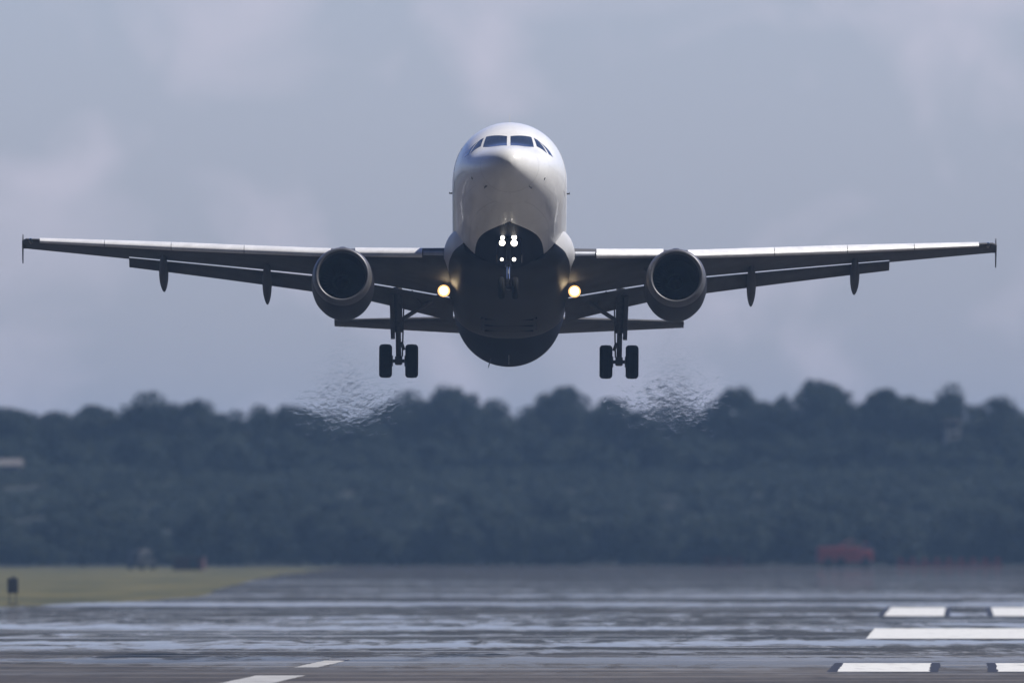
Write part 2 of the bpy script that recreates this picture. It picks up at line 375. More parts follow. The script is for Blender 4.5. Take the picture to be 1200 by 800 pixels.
frac = g.m('FRACT', g.m('DIVIDE', S, 0.533)); wz_ = g.m('MULTIPLY', g.m('LESS_THAN', g.m('ABSOLUTE', g.m('SUBTRACT', Z, 0.42)), .16), g.m('LESS_THAN', g.m('ABSOLUTE', g.m('SUBTRACT', frac, .5)), .22))
cabin = g.m('MULTIPLY', g.m('MULTIPLY', wz_, g.m('GREATER_THAN', S, 6.9)), g.m('LESS_THAN', S, 29.8))
seamr = g.m('LESS_THAN', g.m('ABSOLUTE', g.m('SUBTRACT', S, 1.02)), .012)
for q_ in (1.78, 2.95, 3.9, 4.9, 5.9, 7.2): seamr = g.m('MAXIMUM', seamr, g.m('MULTIPLY', g.m('LESS_THAN', g.m('ABSOLUTE', g.m('SUBTRACT', S, q_)), .010), .7))
for q_ in (-.25, -.95, -1.5): seamr = g.m('MAXIMUM', seamr, g.m('MULTIPLY', g.m('MULTIPLY', g.m('LESS_THAN', g.m('ABSOLUTE', g.m('SUBTRACT', Z, q_)), .009), g.m('GREATER_THAN', S, 1.78)), .7))
cw = g.mix(g.m('MULTIPLY', seamr, .3), cw, (0.2, 0.2, 0.21))
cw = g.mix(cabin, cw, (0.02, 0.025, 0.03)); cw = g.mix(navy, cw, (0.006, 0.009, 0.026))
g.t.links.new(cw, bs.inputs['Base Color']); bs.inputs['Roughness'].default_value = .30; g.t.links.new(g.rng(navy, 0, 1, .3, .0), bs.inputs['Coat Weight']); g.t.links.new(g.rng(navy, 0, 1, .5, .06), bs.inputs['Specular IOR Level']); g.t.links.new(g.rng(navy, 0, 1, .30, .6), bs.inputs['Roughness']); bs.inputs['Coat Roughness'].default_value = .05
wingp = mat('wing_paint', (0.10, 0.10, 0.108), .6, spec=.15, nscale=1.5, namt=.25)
slatp = mat('bare_metal', (0.84, 0.84, 0.85), .3, metal=0, nscale=2.5, namt=.15)
gloveg = mat('leading_edge_grey', (0.42, 0.45, 0.52), .4, nscale=2, namt=.2)
navyp = mat('navy_paint', (0.012, 0.018, 0.05), .25, coat=.5, nscale=2, namt=.2)
lipm = mat('polished_lip', (0.15, 0.15, 0.165), .46, metal=.5, nscale=4, namt=.1)
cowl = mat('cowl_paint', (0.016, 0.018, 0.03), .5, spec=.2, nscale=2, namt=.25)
tyre = mat('tyre_rubber', (0.010, 0.010, 0.010), .9, spec=.2, nscale=12, namt=.3)
steel = mat('gear_metal', (0.09, 0.09, 0.095), .5, metal=.2, nscale=8, namt=.3)
chrome = mat('oleo_chrome', (0.85, 0.86, 0.9), .12, metal=1.0)
fanm = mat('fan_blade', (0.03, 0.03, 0.033), .45, metal=.3)
blk = mat('dark_duct', (0.02, 0.02, 0.022), .8)
glass = mat('cockpit_glass', (0.012, 0.02, 0.03), .05, spec=.6, coat=1.0)
trimm = mat('window_surround', (0.55, 0.56, 0.58), .4)
warm = mat('lamp_core', (1, .9, .7), .3, emis=(1.0, .80, .50), estr=9)
cool = mat('taxi_lamp_core', (1, 1, 1), .3, emis=(1.0, .93, .80), estr=7)
rim = mat('lamp_reflector', (.6, .5, .4), .3, emis=(1.0, .52, .18), estr=1.6)  # halo around the landing lamps put into the reflector as warm emission

PITCH = 12.0
plane = empty('airliner', (wx(597.3, 776.5), 776.5, 17.6), (-R(PITCH), R(0.25), R(0.0)))
tag(plane, 'white twin jet airliner with navy belly climbing head on, wheels down, lights on', 'airplane')

prof = [ # s, top, bottom, half width, z of max width
 (0.0, -.47, -.53, .03, -.50), (.04, -.33, -.67, .17, -.50), (.12, -.20, -.80, .31, -.50), (.3, -.03, -.98, .51, -.48), (.6, .13, -1.16, .75, -.45), (1.0, .28, -1.34, .99, -.40),
 (1.35, .38, -1.47, 1.17, -.34), (1.7, .48, -1.58, 1.32, -.27), (1.95, .60, -1.64, 1.41, -.22), (2.2, .80, -1.70, 1.49, -.17), (2.5, 1.04, -1.755, 1.575, -.12), (2.8, 1.26, -1.80, 1.65, -.08),
 (3.2, 1.48, -1.86, 1.735, -.05), (3.7, 1.68, -1.92, 1.815, -.02), (4.3, 1.85, -1.98, 1.89, 0), (5.0, 1.97, -2.03, 1.945, 0), (5.8, 2.05, -2.06, 1.97, 0), (6.6, 2.07, -2.07, 1.975, 0),
 (9, 2.07, -2.07, 1.975, 0), (12, 2.07, -2.07, 1.975, 0), (15, 2.07, -2.07, 1.975, 0), (18, 2.07, -2.07, 1.975, 0), (21, 2.07, -2.07, 1.975, 0), (23.4, 2.07, -2.07, 1.975, 0), (24.6, 2.07, -2.04, 1.965, 0),
 (26, 2.07, -1.92, 1.92, .05), (27.5, 2.06, -1.64, 1.82, .13), (29, 2.03, -1.24, 1.64, .25), (30.5, 1.98, -.80, 1.42, .42), (32, 1.90, -.36, 1.17, .6), (33.5, 1.78, .05, .90, .78), (35, 1.62, .42, .64, .95), (36.4, 1.45, .66, .42, 1.03), (37.4, 1.28, .80, .26, 1.04), (37.57, 1.2, .86, .16, 1.04)]
def cubic(xs_, ys_, x):
    n = len(xs_); i = max(0, min(n-2, next((k for k in range(n-1) if x <= xs_[k+1]), n-2)))
    def sl(k):
        if k <= 0: return (ys_[1]-ys_[0])/(xs_[1]-xs_[0])
        if k >= n-1: return (ys_[-1]-ys_[-2])/(xs_[-1]-xs_[-2])
        d0 = (ys_[k]-ys_[k-1])/(xs_[k]-xs_[k-1]); d1 = (ys_[k+1]-ys_[k])/(xs_[k+1]-xs_[k])
        if d0*d1 <= 0: return 0
        return 2*d0*d1/(d0+d1)
    h = xs_[i+1]-xs_[i]; t = (x-xs_[i])/h; a_, b_ = ys_[i], ys_[i+1]; m0, m1 = sl(i)*h, sl(i+1)*h
    return (2*t**3-3*t*t+1)*a_+(t**3-2*t*t+t)*m0+(-2*t**3+3*t*t)*b_+(t**3-t*t)*m1
PS = [p[0] for p in prof]
def fus(s, th, off=0.0):             # th from +x towards +z
    tp, bt, w_, zc = [cubic(PS, [p[k] for p in prof], s) for k in (1, 2, 3, 4)]
    c_, s_ = math.cos(th), math.sin(th); hh = (tp-zc) if s_ >= 0 else (zc-bt)
    p = Vector((w_*c_, s, zc + hh*s_)); n_ = Vector((c_/max(w_, .01), 0, s_/max(hh, .01))).normalized()
    return p + n_*off
ss = [0, .015, .04, .08, .14, .22, .32, .45, .6, .8] + [1 + .12*i for i in range(30)] + [4.6 + .35*i for i in range(8)] + [7.4 + i for i in range(16)] + [23.4 + .5*i for i in range(28)] + [37.3, 37.57]
NF = 96
fr = [[fus(s, 2*math.pi*i/NF) for i in range(NF)] for s in ss]
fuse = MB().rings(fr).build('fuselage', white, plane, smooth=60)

# cockpit panes are traced on the skin: corner rays of the photograph are solved for (s, angle)
RM = plane.rotation_euler.to_matrix()
def project(p):
    q = RM @ p + plane.location
    return (600 + q.x/q.y*F, HZ - (q.z-H)/q.y*F)
def solve(px, py, side, smin=.6, smax=4.2):
    best = None
    for s in [smin + .04*i for i in range(int((smax-smin)/.04))]:
        for k in range(0, 91, 2):
            th = R(90 - k) if side > 0 else R(90 + k)
            q = project(fus(s, th)); e = (q[0]-px)**2 + (q[1]-py)**2
            if best is None or e < best[0]: best = (e, s, th)
    _, s, th = best; st_ = .02; 
    for it in range(60):
        imp = False
        for ds, dt in ((st_, 0), (-st_, 0), (0, st_), (0, -st_)):
            q = project(fus(s+ds, th+dt)); e = (q[0]-px)**2 + (q[1]-py)**2
            if e < best[0]: best = (e, s+ds, th+dt); s += ds; th += dt; imp = True; break
        if not imp: st_ *= .5
    return s, th
def pane(cn, side, m=glass, name='window_pane', off=.006, grow=0.0, parent=None):
    c4 = [solve(x, y, side) for x, y in cn]; n = 8
    rows = []
    cs = sum(c[0] for c in c4)/4; ct = sum(c[1] for c in c4)/4
    c4 = [(cs + (c[0]-cs)*(1+grow), ct + (c[1]-ct)*(1+grow)) for c in c4]
    for o_ in (off, -.03):
        for j in range(n+1):
            for i in range(n+1):
                u, v_ = i/n, j/n
                s = (1-v_)*((1-u)*c4[0][0]+u*c4[1][0]) + v_*((1-u)*c4[3][0]+u*c4[2][0])
                t = (1-v_)*((1-u)*c4[0][1]+u*c4[1][1]) + v_*((1-u)*c4[3][1]+u*c4[2][1])
                rows.append(fus(s, t, o_))
    N = (n+1)**2; fs = []
    for j in range(n):
        for i in range(n):
            q = (j*(n+1)+i, j*(n+1)+i+1, (j+1)*(n+1)+i+1, (j+1)*(n+1)+i); fs += [q, tuple(N+k for k in reversed(q))]
    bd = [(0, i) for i in range(n+1)] + [(j, n) for j in range(1, n+1)] + [(n, i) for i in range(n-1, -1, -1)] + [(j, 0) for j in range(n-1, 0, -1)]
    idx = [j*(n+1)+i for j, i in bd]
    for k in range(len(idx)): a_, c_ = idx[k], idx[(k+1) % len(idx)]; fs.append((a_, c_, N+c_, N+a_))
    return MB().add(rows, fs).build(name, m, parent or fuse, smooth=40)
panes = [([(570, 160.4), (594.3, 159.8), (594.3, 170.6), (566.2, 172.4)], -1),
         ([(598.2, 159.8), (622.6, 160.8), (625.6, 172.4), (598.2, 170.6)], 1),
         ([(567, 161.8), (562.6, 164.2), (551.5, 180), (563.5, 171.6)], -1),
         ([(625.4, 161.8), (629.8, 164.2), (640.9, 180), (628.9, 171.6)], 1),
         ([(560.8, 165.5), (557.5, 168.5), (544.5, 184.5), (549.3, 181)], -1),
         ([(631.6, 165.5), (634.9, 168.5), (647.9, 184.5), (643.1, 181)], 1)]
for cn, sd in panes: pane(cn, sd)
# probes, ports, antennas and doors on the nose
def skin_disc(px, py, side, r, m, name):
    s, th = solve(px, py, side, .2, 6); p = fus(s, th); n_ = (fus(s, th, .1) - p).normalized()
    return MB().lathe(p - n_*.02, n_, [(0, r), (.03, r), (.034, 0.001)], 14).build(name, m, fuse)
for px, py, sd in ((553, 209, -1), (638.5, 209.5, 1)): skin_disc(px, py, sd, .05, steel, 'static_port')
for px, py, sd in ((570, 218, -1), (621, 218, 1), (642, 240.5, 1), (574.5, 252, -1), (616, 252, 1), (629, 252, 1), (552, 240, -1)):
    s, th = solve(px, py, sd, .2, 6); p = fus(s, th); n_ = (fus(s, th, .1)-p).normalized()
    MB().tube(p - n_*.02, p + n_*.09, .03, .02, 8).tube(p + n_*.09 + Vector((0, .05, 0)), p + n_*.09 - Vector((0, .17, 0)), .016, .01, 8).build('air_data_probe', steel, fuse)
def blade(s, up, h_, c_, x0=0.0, m=trimm):
    zb = fus(s, R(90) if up else R(-90)).z; sg = 1 if up else -1
    MB().rings([[(x0-.012, s, zb-.05*sg), (x0+.012, s, zb-.05*sg), (x0+.012, s+c_, zb-.05*sg), (x0-.012, s+c_, zb-.05*sg)],
                [(x0-.006, s+.45*c_, zb+h_*sg), (x0+.006, s+.45*c_, zb+h_*sg), (x0+.006, s+c_, zb+h_*sg), (x0-.006, s+c_, zb+h_*sg)]]).build('blade_antenna', m, fuse)
blade(4.6, True, .34, .30); blade(8.0, False, .3, .28); blade(23.6, False, .28, .3); blade(12.5, True, .3, .3)
MB().tube((-.62, 24.8, -1.85), (-.72, 25.05, -2.2), .022, .015, 8).build('drain_mast', steel, fuse)
for side in (-1, 1):                  # forward doors, seen edge on
    for s0, s1, nm in ((4.55, 5.4, 'cabin_door'), (28.6, 29.35, 'cabin_door')):
        for n_ in (1,):
            rows = []; N1 = 9
            for o_ in (.012, -.02):
                for j in range(N1):
                    for s in (s0, s1):
                        th = R(-14 + 60*j/(N1-1)); th = th if side > 0 else math.pi - th; rows.append(fus(s, th, o_))
            M_ = 2*N1; fs = [(2*j, 2*j+1, 2*j+3, 2*j+2) for j in range(N1-1)] + [(M_+2*j, M_+2*j+2, M_+2*j+3, M_+2*j+1) for j in range(N1-1)]
            fs += [(2*j, 2*j+2, M_+2*j+2, M_+2*j) for j in range(N1-1)] + [(2*j+1, M_+2*j+1, M_+2*j+3, 2*j+3) for j in range(N1-1)] + [(0, M_, M_+1, 1), (M_-2, M_-1, 2*M_-1, 2*M_-2)]
            MB().add(rows, fs).build(nm, white, fuse)

# belly fairing
def sup(c_, n_): return math.copysign(abs(c_)**(2/n_), c_)
fp = [(9.3, 1.60, -1.15, .80), (9.9, 1.90, -1.12, .97), (10.6, 2.06, -1.13, 1.04), (11.3, 2.22, -1.15, 1.10), (12.2, 2.28, -1.18, 1.18), (13.5, 2.28, -1.2, 1.24), (15.5, 2.25, -1.2, 1.27), (17.5, 2.15, -1.2, 1.25), (19, 1.98, -1.2, 1.15), (20.3, 1.70, -1.2, .98), (21.3, 1.2, -1.2, .8)]
rr = []
for i in range(49):
    s = 9.3 + 12*i/48
    w_, zc, hh = [cubic([p[0] for p in fp], [p[k] for p in fp], s) for k in (1, 2, 3)]
    rr.append([(lambda zz: Vector(((min(w_, 1.97)+(w_-min(w_, 1.97))*max(0, min(1, (zz+1.75)/.6)))*sup(math.cos(t), 2.7), s, zz)))(zc + hh*sup(math.sin(t), 2.7)) for t in [2*math.pi*k/72 for k in range(72)]])
fair = bpy.data.materials.new('fairing_paint'); fair.use_nodes = True; g = NG(fair); bs = g.t.nodes['Principled BSDF']
tcn = g.t.nodes.new('ShaderNodeTexCoord'); sx = g.t.nodes.new('ShaderNodeSeparateXYZ'); g.t.links.new(tcn.outputs['Object'], sx.inputs[0])
bx = g.m('ABSOLUTE', sx.outputs[0])
line = g.m('ADD', g.m('MULTIPLY', g.m('SUBTRACT', 2.0, bx), .35), -1.42)
navy = g.m('LESS_THAN', sx.outputs[2], line)
g.t.links.new(g.mix(navy, (0.55, 0.55, 0.56), (0.006, 0.008, 0.018)), bs.inputs['Base Color']); bs.inputs['Roughness'].default_value = .5; bs.inputs['Specular IOR Level'].default_value = .3
bf = MB().rings(rr).build('belly_fairing', fair, plane, smooth=50)
for k, (x0, s0) in enumerate(((0, 16.2), (0, 17.2), (0, 18.2))):   # gear bay door edges and louvres on the belly
    zf = -2.44 if s0 < 18 else -2.40
    MB().box((x0, s0, zf), (.85, .035, .02)).build('belly_vent', cowl, bf)
for x0 in (-1, 1): MB().box((x0*.95, 16.9, -2.425), (.03, .9, .03)).build('bay_door_edge', cowl, bf)

# wings
def airfoil(n=22, t=.12, camber=.015, x0=0.0, x1=1.0):
    def yt(x): return 5*t*(.2969*math.sqrt(x) - .126*x - .3516*x*x + .2843*x**3 - .1030*x**4)
    def yc(x): return camber*4*x*(1-x)
    up = []; lo_ = []
    for i in range(n+1):
        x = x0 + (x1-x0)*(1-math.cos(math.pi*i/n))/2
        up.append((x, yc(x)+yt(x)+.0012)); lo_.append((x, yc(x)-yt(x)-.0012))
    return up[::-1] + lo_[1:]
WS = [(1.5, 11.64, 6.42, -1.13, .145, 4.2), (2.0, 11.9, 6.1, -1.05, .14, 4.0), (4.2, 13.05, 5.0, -.78, .13, 2.8), (6.4, 14.2, 3.9, -.50, .118, 1.8), (10, 16.08, 3.1, .055, .112, .9), (13.3, 17.8, 2.40, .57, .108, .2), (16.9, 19.67, 1.53, 1.125, .105, -.5)]
def wst(y): return [WS_i(y, k) for k in (1, 2, 3, 4, 5)]
def WS_i(y, k):
    for a_, b_ in zip(WS[:-1], WS[1:]):
        if y <= b_[0] or b_ is WS[-1]: t = (y-a_[0])/(b_[0]-a_[0]); return a_[k]+(b_[k]-a_[k])*t
def wpt(y, side, xc, zc, dx=0.0, dz=0.0, rot=0.0, piv=None):   # chord fractions -> body coordinates
    s, c, z, t, inc = wst(y)
    if rot and piv is not None:
        a_ = R(rot); px_, pz_ = xc-piv[0], zc-piv[1]
        xc = piv[0] + px_*math.cos(a_) + pz_*math.sin(a_); zc = piv[1] - px_*math.sin(a_) + pz_*math.cos(a_)
    xc += dx; zc += dz; i_ = R(inc)
    return Vector((side*y, s + c*(xc*math.cos(i_) + zc*math.sin(i_)), z + c*(zc*math.cos(i_) - xc*math.sin(i_))))
def span(y0, y1, n): return [y0+(y1-y0)*i/n for i in range(n+1)]
for side in (-1, 1):
    b = MB()
    # main box: leading edge cut back where slats sit, rear cut where flaps sit
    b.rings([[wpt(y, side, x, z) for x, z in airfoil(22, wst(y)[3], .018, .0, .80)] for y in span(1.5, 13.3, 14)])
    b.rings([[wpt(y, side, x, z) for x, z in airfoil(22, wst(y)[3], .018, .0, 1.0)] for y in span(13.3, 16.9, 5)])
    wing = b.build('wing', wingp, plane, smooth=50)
    def skx(y): return min(1.0, 2.75/wst(y)[1])
    def slat_sec(y):
        t = wst(y)[3]; up = []; lo_ = []
        for i in range(13):
            x = .0 + .175*(1-math.cos(math.pi/2*i/12)); yt = 5*t*(.2969*math.sqrt(x) - .126*x - .3516*x*x + .2843*x**3)
            yc = .018*4*x*(1-x)
            up.append((x, yc+yt+.004)); 
            if x < .05: lo_.append((x, yc-yt-.004))
        inner = [(.075, up[-1][1]*.30), (.12, up[-1][1]*.75)]
        q_ = skx(y)
        return [(x*q_, z*q_) for x, z in up[::-1] + lo_[1:] + inner]
    for y0, y1 in ((3.02, 5.35), (6.2, 9.22), (9.24, 11.78), (11.80, 14.13), (14.15, 16.42)):
        k = 1.0
        b = MB(); b.rings([[wpt(y, side, x, z, -.058*skx(y), (-.018 if y > 6 else -.006)*skx(y), -19, (.10*skx(y), 0)) for x, z in slat_sec(y)] for y in span(y0, y1, 4)])
        b.build('slat', slatp, wing, smooth=50)
    MB().rings([[wpt(y, side, x, z, -.004, 0, 0) for x, z in slat_sec(y)] for y in (2.28, 2.98)]).build('leading_edge_panel', gloveg, wing, smooth=50)
    for y0, y1, cf, dfl in ((1.95, 6.33, .26, 13), (6.38, 13.3, .30, 14)):
        b = MB(); sec = []
        for y in span(y0, y1, 8):
            pts = airfoil(14, .13, .02)
            sec.append([wpt(y, side, .805 + x*cf*math.cos(R(dfl)) + z*cf*math.sin(R(dfl)), -.030 + z*cf*math.cos(R(dfl)) - x*cf*math.sin(R(dfl))) for x, z in pts])
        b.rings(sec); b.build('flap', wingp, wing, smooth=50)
    for y, ln in ((8.45, 3.5), (12.08, 3.0)):
        a_ = wpt(y, side, .42, -.03); d = Vector((0, math.cos(R(9)), -math.sin(R(9))))
        sec = []
        for i in range(17):
            t = i/16; r = (math.sin(math.pi*t**.8))**.6 if 0 < t < 1 else .02
            c_ = a_ + d*ln*t + Vector((0, 0, -.10*math.sin(math.pi*t)-.02-.16*t))
            sec.append([c_ + Vector((.165*r*math.cos(q), 0, .27*r*math.sin(q))) for q in [2*math.pi*j/20 for j in range(20)]])
        MB().rings(sec).build('flap_track_fairing', wingp, wing, smooth=50)
    y = 6.4
    # wing tip: cap, fence
    s_, c_, z_, t_, i_ = wst(16.9)
    b = MB(); b.rings([[wpt(16.9, side, x, z) for x, z in airfoil(18, t_, .018)], [wpt(16.9, side, .12+.88*x, z*.55) + Vector((side*.14, 0, 0)) for x, z in airfoil(18, t_, .018)]])
    b.build('wing_tip', blk if False else wingp, wing)
    x_ = side*17.04
    def fence_ring(xx): return [(xx, s_+.35, z_+.0), (xx, s_+1.05, z_+.42), (xx, s_+1.50, z_+.40), (xx, s_+1.62, z_+.02), (xx, s_+1.52, z_-.52), (xx, s_+1.12, z_-.48)]
    MB().rings([fence_ring(x_-.018), fence_ring(x_+.018)]).build('wingtip_fence', wingp, wing)
    p = wpt(16.75, side, .02, .0)
    MB().lathe(p + Vector((0, -.06, 0)), (0, 1, 0), [(0, .005), (.03, .05), (.12, .08), (.3, .09)], 14).build('navigation_light', glass, wing)
    # engines
    ex = side*5.78; O = Vector((ex, 10.9, -2.05)); A = Vector((side*-.012, 1, .015)).normalized()
    outer = [(.33, 1.030), (.45, 1.044), (.6, 1.055), (1.1, 1.08), (1.8, 1.09), (2.5, 1.06), (3.1, .98), (3.45, .90)]
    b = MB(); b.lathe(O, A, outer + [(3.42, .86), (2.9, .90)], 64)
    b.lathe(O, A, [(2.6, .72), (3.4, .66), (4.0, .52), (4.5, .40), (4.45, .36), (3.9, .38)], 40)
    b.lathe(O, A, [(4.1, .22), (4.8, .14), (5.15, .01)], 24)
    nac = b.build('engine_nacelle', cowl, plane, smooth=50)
    MB().lathe(O, A, [(a_, r_*.93) for a_, r_ in ((.335, 1.110), (.22, 1.085), (.105, 1.050), (.045, 1.018), (.012, .985), (0, .955), (.012, .925), (.05, .900), (.13, .882), (.22, .875))], 64).build('inlet_lip', lipm, nac, smooth=60)
    MB().lathe(O, A, [(.22, .814), (.6, .808), (1.0, .81), (1.35, .81)], 48).build('inlet_duct', blk, nac)
    b = MB(); q = O + A*1.12; u = Vector((1, 0, 0)); v_ = A.cross(u).normalized(); u = v_.cross(A)
    for k in range(36):
        t = 2*math.pi*k/36; e = u*math.cos(t)+v_*math.sin(t); f_ = A.cross(e)
        P = []
        for r_, tw, ch in ((.24, .35, .09), (.5, .75, .10), (.80, 1.15, .105)):
            dd = (A*math.cos(tw) + f_*math.sin(tw))*ch; P += [q + e*r_ - dd, q + e*r_ + dd]
        b.add(P + [p_ + A*.012 for p_ in P], [(0, 1, 3, 2), (2, 3, 5, 4), (6, 8, 9, 7), (8, 10, 11, 9), (0, 2, 8, 6), (2, 4, 10, 8), (1, 7, 9, 3), (3, 9, 11, 5), (4, 5, 11, 10), (0, 6, 7, 1)])
    b.lathe(O, A, [(1.34, .81), (1.36, .3), (1.36, .01)], 40)
    b.build('fan', fanm, nac, smooth=0)
    MB().lathe(O, A, [(.68, .004), (.74, .07), (.85, .14), (1.0, .20), (1.15, .25), (1.25, .26)], 28).build('spinner', fanm, nac)
    # pylon
    secs = []
    for s, z0, z1, hw in ((11.9, -.93, -.86, .05), (12.5, -1.1, -.70, .16), (13.3, -1.2, -.52, .21), (14.2, -1.3, -.55, .22), (15.6, -1.45, -.85, .20), (16.6, -1.35, -1.0, .10)):
        secs.append([Vector((ex + hw*sup(math.cos(t), 3), s, (z0+z1)/2 + (z1-z0)/2*sup(math.sin(t), 3))) for t in [2*math.pi*k/20 for k in range(20)]])
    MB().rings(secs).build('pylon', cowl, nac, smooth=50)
    for kk in ((-1,) if side > 0 else (1,)):
        t = R(35); e = Vector((kk*math.cos(t), 0, math.sin(t)))
        MB().rings([[O + A*1.4 + e*1.06 + Vector((.01, 0, 0)), O + A*2.5 + e*1.06 + Vector((.01, 0, 0)), O + A*2.5 + e*1.06 - Vector((.01, 0, 0)), O + A*1.4 + e*1.06 - Vector((.01, 0, 0))],
                    [O + A*2.1 + e*1.32, O + A*2.5 + e*1.32, O + A*2.5 + e*1.32 - Vector((.01, 0, 0)), O + A*2.1 + e*1.32 - Vector((.01, 0, 0))]]).build('nacelle_strake', cowl, nac)
    # main gear
    gx = side*3.84; W0 = Vector((gx, 17.7, -3.60)); T0 = Vector((gx + side*.05, 17.35, -1.05))
    b = MB(); b.tube(T0, T0.lerp(W0, .60), .155, .15, 16).tube(T0.lerp(W0, .58), W0 + Vector((0, 0, .02)), .095, .095, 14)
    b.tube(T0.lerp(W0, .58), T0.lerp(W0, .61), .185, .185, 16)
    b.box(W0 + Vector((0, 0, .02)), (.13, .14, .14), bev=.03)
    b.tube(W0 - Vector((.62, 0, 0)), W0 + Vector((.62, 0, 0)), .065, .065, 12)
    for kx in (-.25, .25): b.tube(W0 + Vector((kx-.05, 0, 0)), W0 + Vector((kx+.05, 0, 0)), .19, .19, 18)
    # torque link and hose
    b.tube(T0.lerp(W0, .6) + Vector((0, .1, 0)), T0.lerp(W0, .8) + Vector((0, .38, 0)), .04).tube(T0.lerp(W0, .8) + Vector((0, .38, 0)), W0 + Vector((0, .08, 0)), .04)
    b.tube(T0.lerp(W0, .3) + Vector((-side*.2, -.05, 0)), T0.lerp(W0, .95) + Vector((-side*.13, -.12, 0)), .028)
    b.tube(T0.lerp(W0, .75) + Vector((-side*.10, -.12, 0)), T0.lerp(W0, .86) + Vector((-side*.19, -.12, 0)), .06)
    mg = b.build('main_gear_leg', steel, plane)
    for kx in (-.455, .455):
        c_ = W0 + Vector((kx, 0, 0))
        wh = MB().lathe(c_ - Vector((.225, 0, 0)), (1, 0, 0), [(.03, .26), (.0, .36), (.0, .50), (.04, .56), (.10, .585), (.125, .588), (.128, .575), (.14, .575), (.143, .588), (.22, .59), (.31, .588), (.313, .575), (.325, .575), (.328, .588), (.36, .583), (.41, .555), (.45, .49), (.45, .36), (.42, .26)], 44).build('wheel', tyre, mg, smooth=40)
        MB().lathe(c_ - Vector((.20, 0, 0)), (1, 0, 0), [(.06, .01), (.04, .12), (.0, .18), (.02, .27), (.38, .27), (.40, .18), (.36, .12), (.34, .01)], 28).build('wheel_rim', steel, wh) if False else MB().lathe(c_ - Vector((.20, 0, 0)), (1, 0, 0), [(.06, .01), (.04, .12), (.0, .18), (.02, .27), (.38, .27), (.40, .18), (.36, .12), (.34, .01)], 28).build('wheel_rim', steel, mg)
    b = MB().tube(T0.lerp(W0, .47), Vector((side*2.35, 17.1, -1.35)), .075, .075, 12)
    b.tube(T0.lerp(W0, .47).lerp(Vector((side*2.35, 17.1, -1.35)), .55), Vector((side*3.4, 17.2, -1.2)), .035)
    b.build('side_brace', steel, mg)
    b = MB(); b.box(T0.lerp(W0, .40) + Vector((side*.20, .05, 0)), (.075, .42, .74), Matrix.Rotation(side*R(2), 3, 'Y') @ Matrix.Rotation(R(8), 3, 'X'), bev=.012)
    b.tube(T0.lerp(W0, .3), T0.lerp(W0, .3) + Vector((side*.19, 0, 0)), .025).tube(T0.lerp(W0, .55), T0.lerp(W0, .55) + Vector((side*.19, 0, 0)), .025)
    b.build('gear_door', wingp, mg)
    # retractable landing light under the wing root
    lp = Vector((side*2.27, 14.5, -1.80))
    b = MB().lathe(lp, (0, 1, 0), [(0, .13), (.02, .14), (.1, .12), (.14, .02)], 20).tube(lp + Vector((0, .08, .05)), lp + Vector((0, .25, .5)), .03)
    ll = b.build('landing_light', steel, plane)
    MB().lathe(lp - Vector((0, .012, 0)), (0, 1, 0), [(0, .11), (.006, .17), (.03, .215)], 24).build('lamp_reflector', rim, ll)
    MB().lathe(lp - Vector((0, .035, 0)), (0, 1, 0), [(0, .001), (.004, .08), (.014, .145)], 24).build('lamp_lens', warm, ll)
    # tailplane
    HS = [(.4, 30.7, 4.1, .85), (6.22, 33.85, 1.45, 1.42)]
    secs = []
    for y in span(.4, 6.22, 6):
        t = (y-.4)/5.82; s0 = 30.7+3.05*t; c = 4.0-2.55*t; z0 = .84+.57*t; inc = R(3.6)
        secs.append([Vector((side*y, s0 + c*x*math.cos(inc), z0 + c*z + c*x*math.sin(inc))) for x, z in airfoil(16, .10, -.005)])
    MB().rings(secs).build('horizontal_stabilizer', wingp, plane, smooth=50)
# fin
secs = []
for t in span(0, 1, 5):
    s0 = 29.9+5.1*t; c = 5.6-3.7*t; z0 = 1.7+6.1*t
    secs.append([Vector((c*z, s0 + c*x, z0)) for x, z in airfoil(16, .10, 0)])
MB().rings(secs).build('vertical_fin', navyp, plane, smooth=50)

# nose gear
N0 = Vector((-.03, 5.05, -3.80)); NT = Vector((-.03, 5.2, -1.9))
b = MB().tube(NT, NT.lerp(N0, .58), .085, .08, 16).tube(NT.lerp(N0, .56), NT.lerp(N0, .60), .11, .11, 16)
b.tube(N0 - Vector((.30, 0, 0)), N0 + Vector((.30, 0, 0)), .05)
b.box(N0 + Vector((0, 0, .06)), (.07, .09, .12), bev=.02)
b.tube(NT.lerp(N0, .35), Vector((0, 6.4, -2.0)), .05).box(NT.lerp(N0, .18) + Vector((0, -.12, 0)), (.27, .03, .035)).box(NT.lerp(N0, .48) + Vector((0, -.1, 0)), (.25, .03, .03))
b.tube(NT.lerp(N0, .6) + Vector((0, -.08, 0)), NT.lerp(N0, .78) + Vector((0, -.3, 0)), .03).tube(NT.lerp(N0, .78) + Vector((0, -.3, 0)), N0 + Vector((0, -.08, .05)), .03)
ng = b.build('nose_gear_leg', steel, plane)
MB().tube(NT.lerp(N0, .59), N0 + Vector((0, 0, .1)), .055, .055, 16).build('oleo_piston', chrome, ng)
for kx in (-.235, .235):
    c_ = N0 + Vector((kx, 0, 0))
    MB().lathe(c_ - Vector((.11, 0, 0)), (1, 0, 0), [(.02, .18), (0, .25), (0, .32), (.03, .36), (.07, .38), (.15, .38), (.19, .36), (.22, .32), (.22, .25), (.20, .18)], 36).build('wheel', tyre, ng, smooth=40)
    MB().lathe(c_ - Vector((.10, 0, 0)), (1, 0, 0), [(.02, .01), (.0, .19), (.20, .19), (.18, .01)], 24).build('wheel_rim', steel, ng)
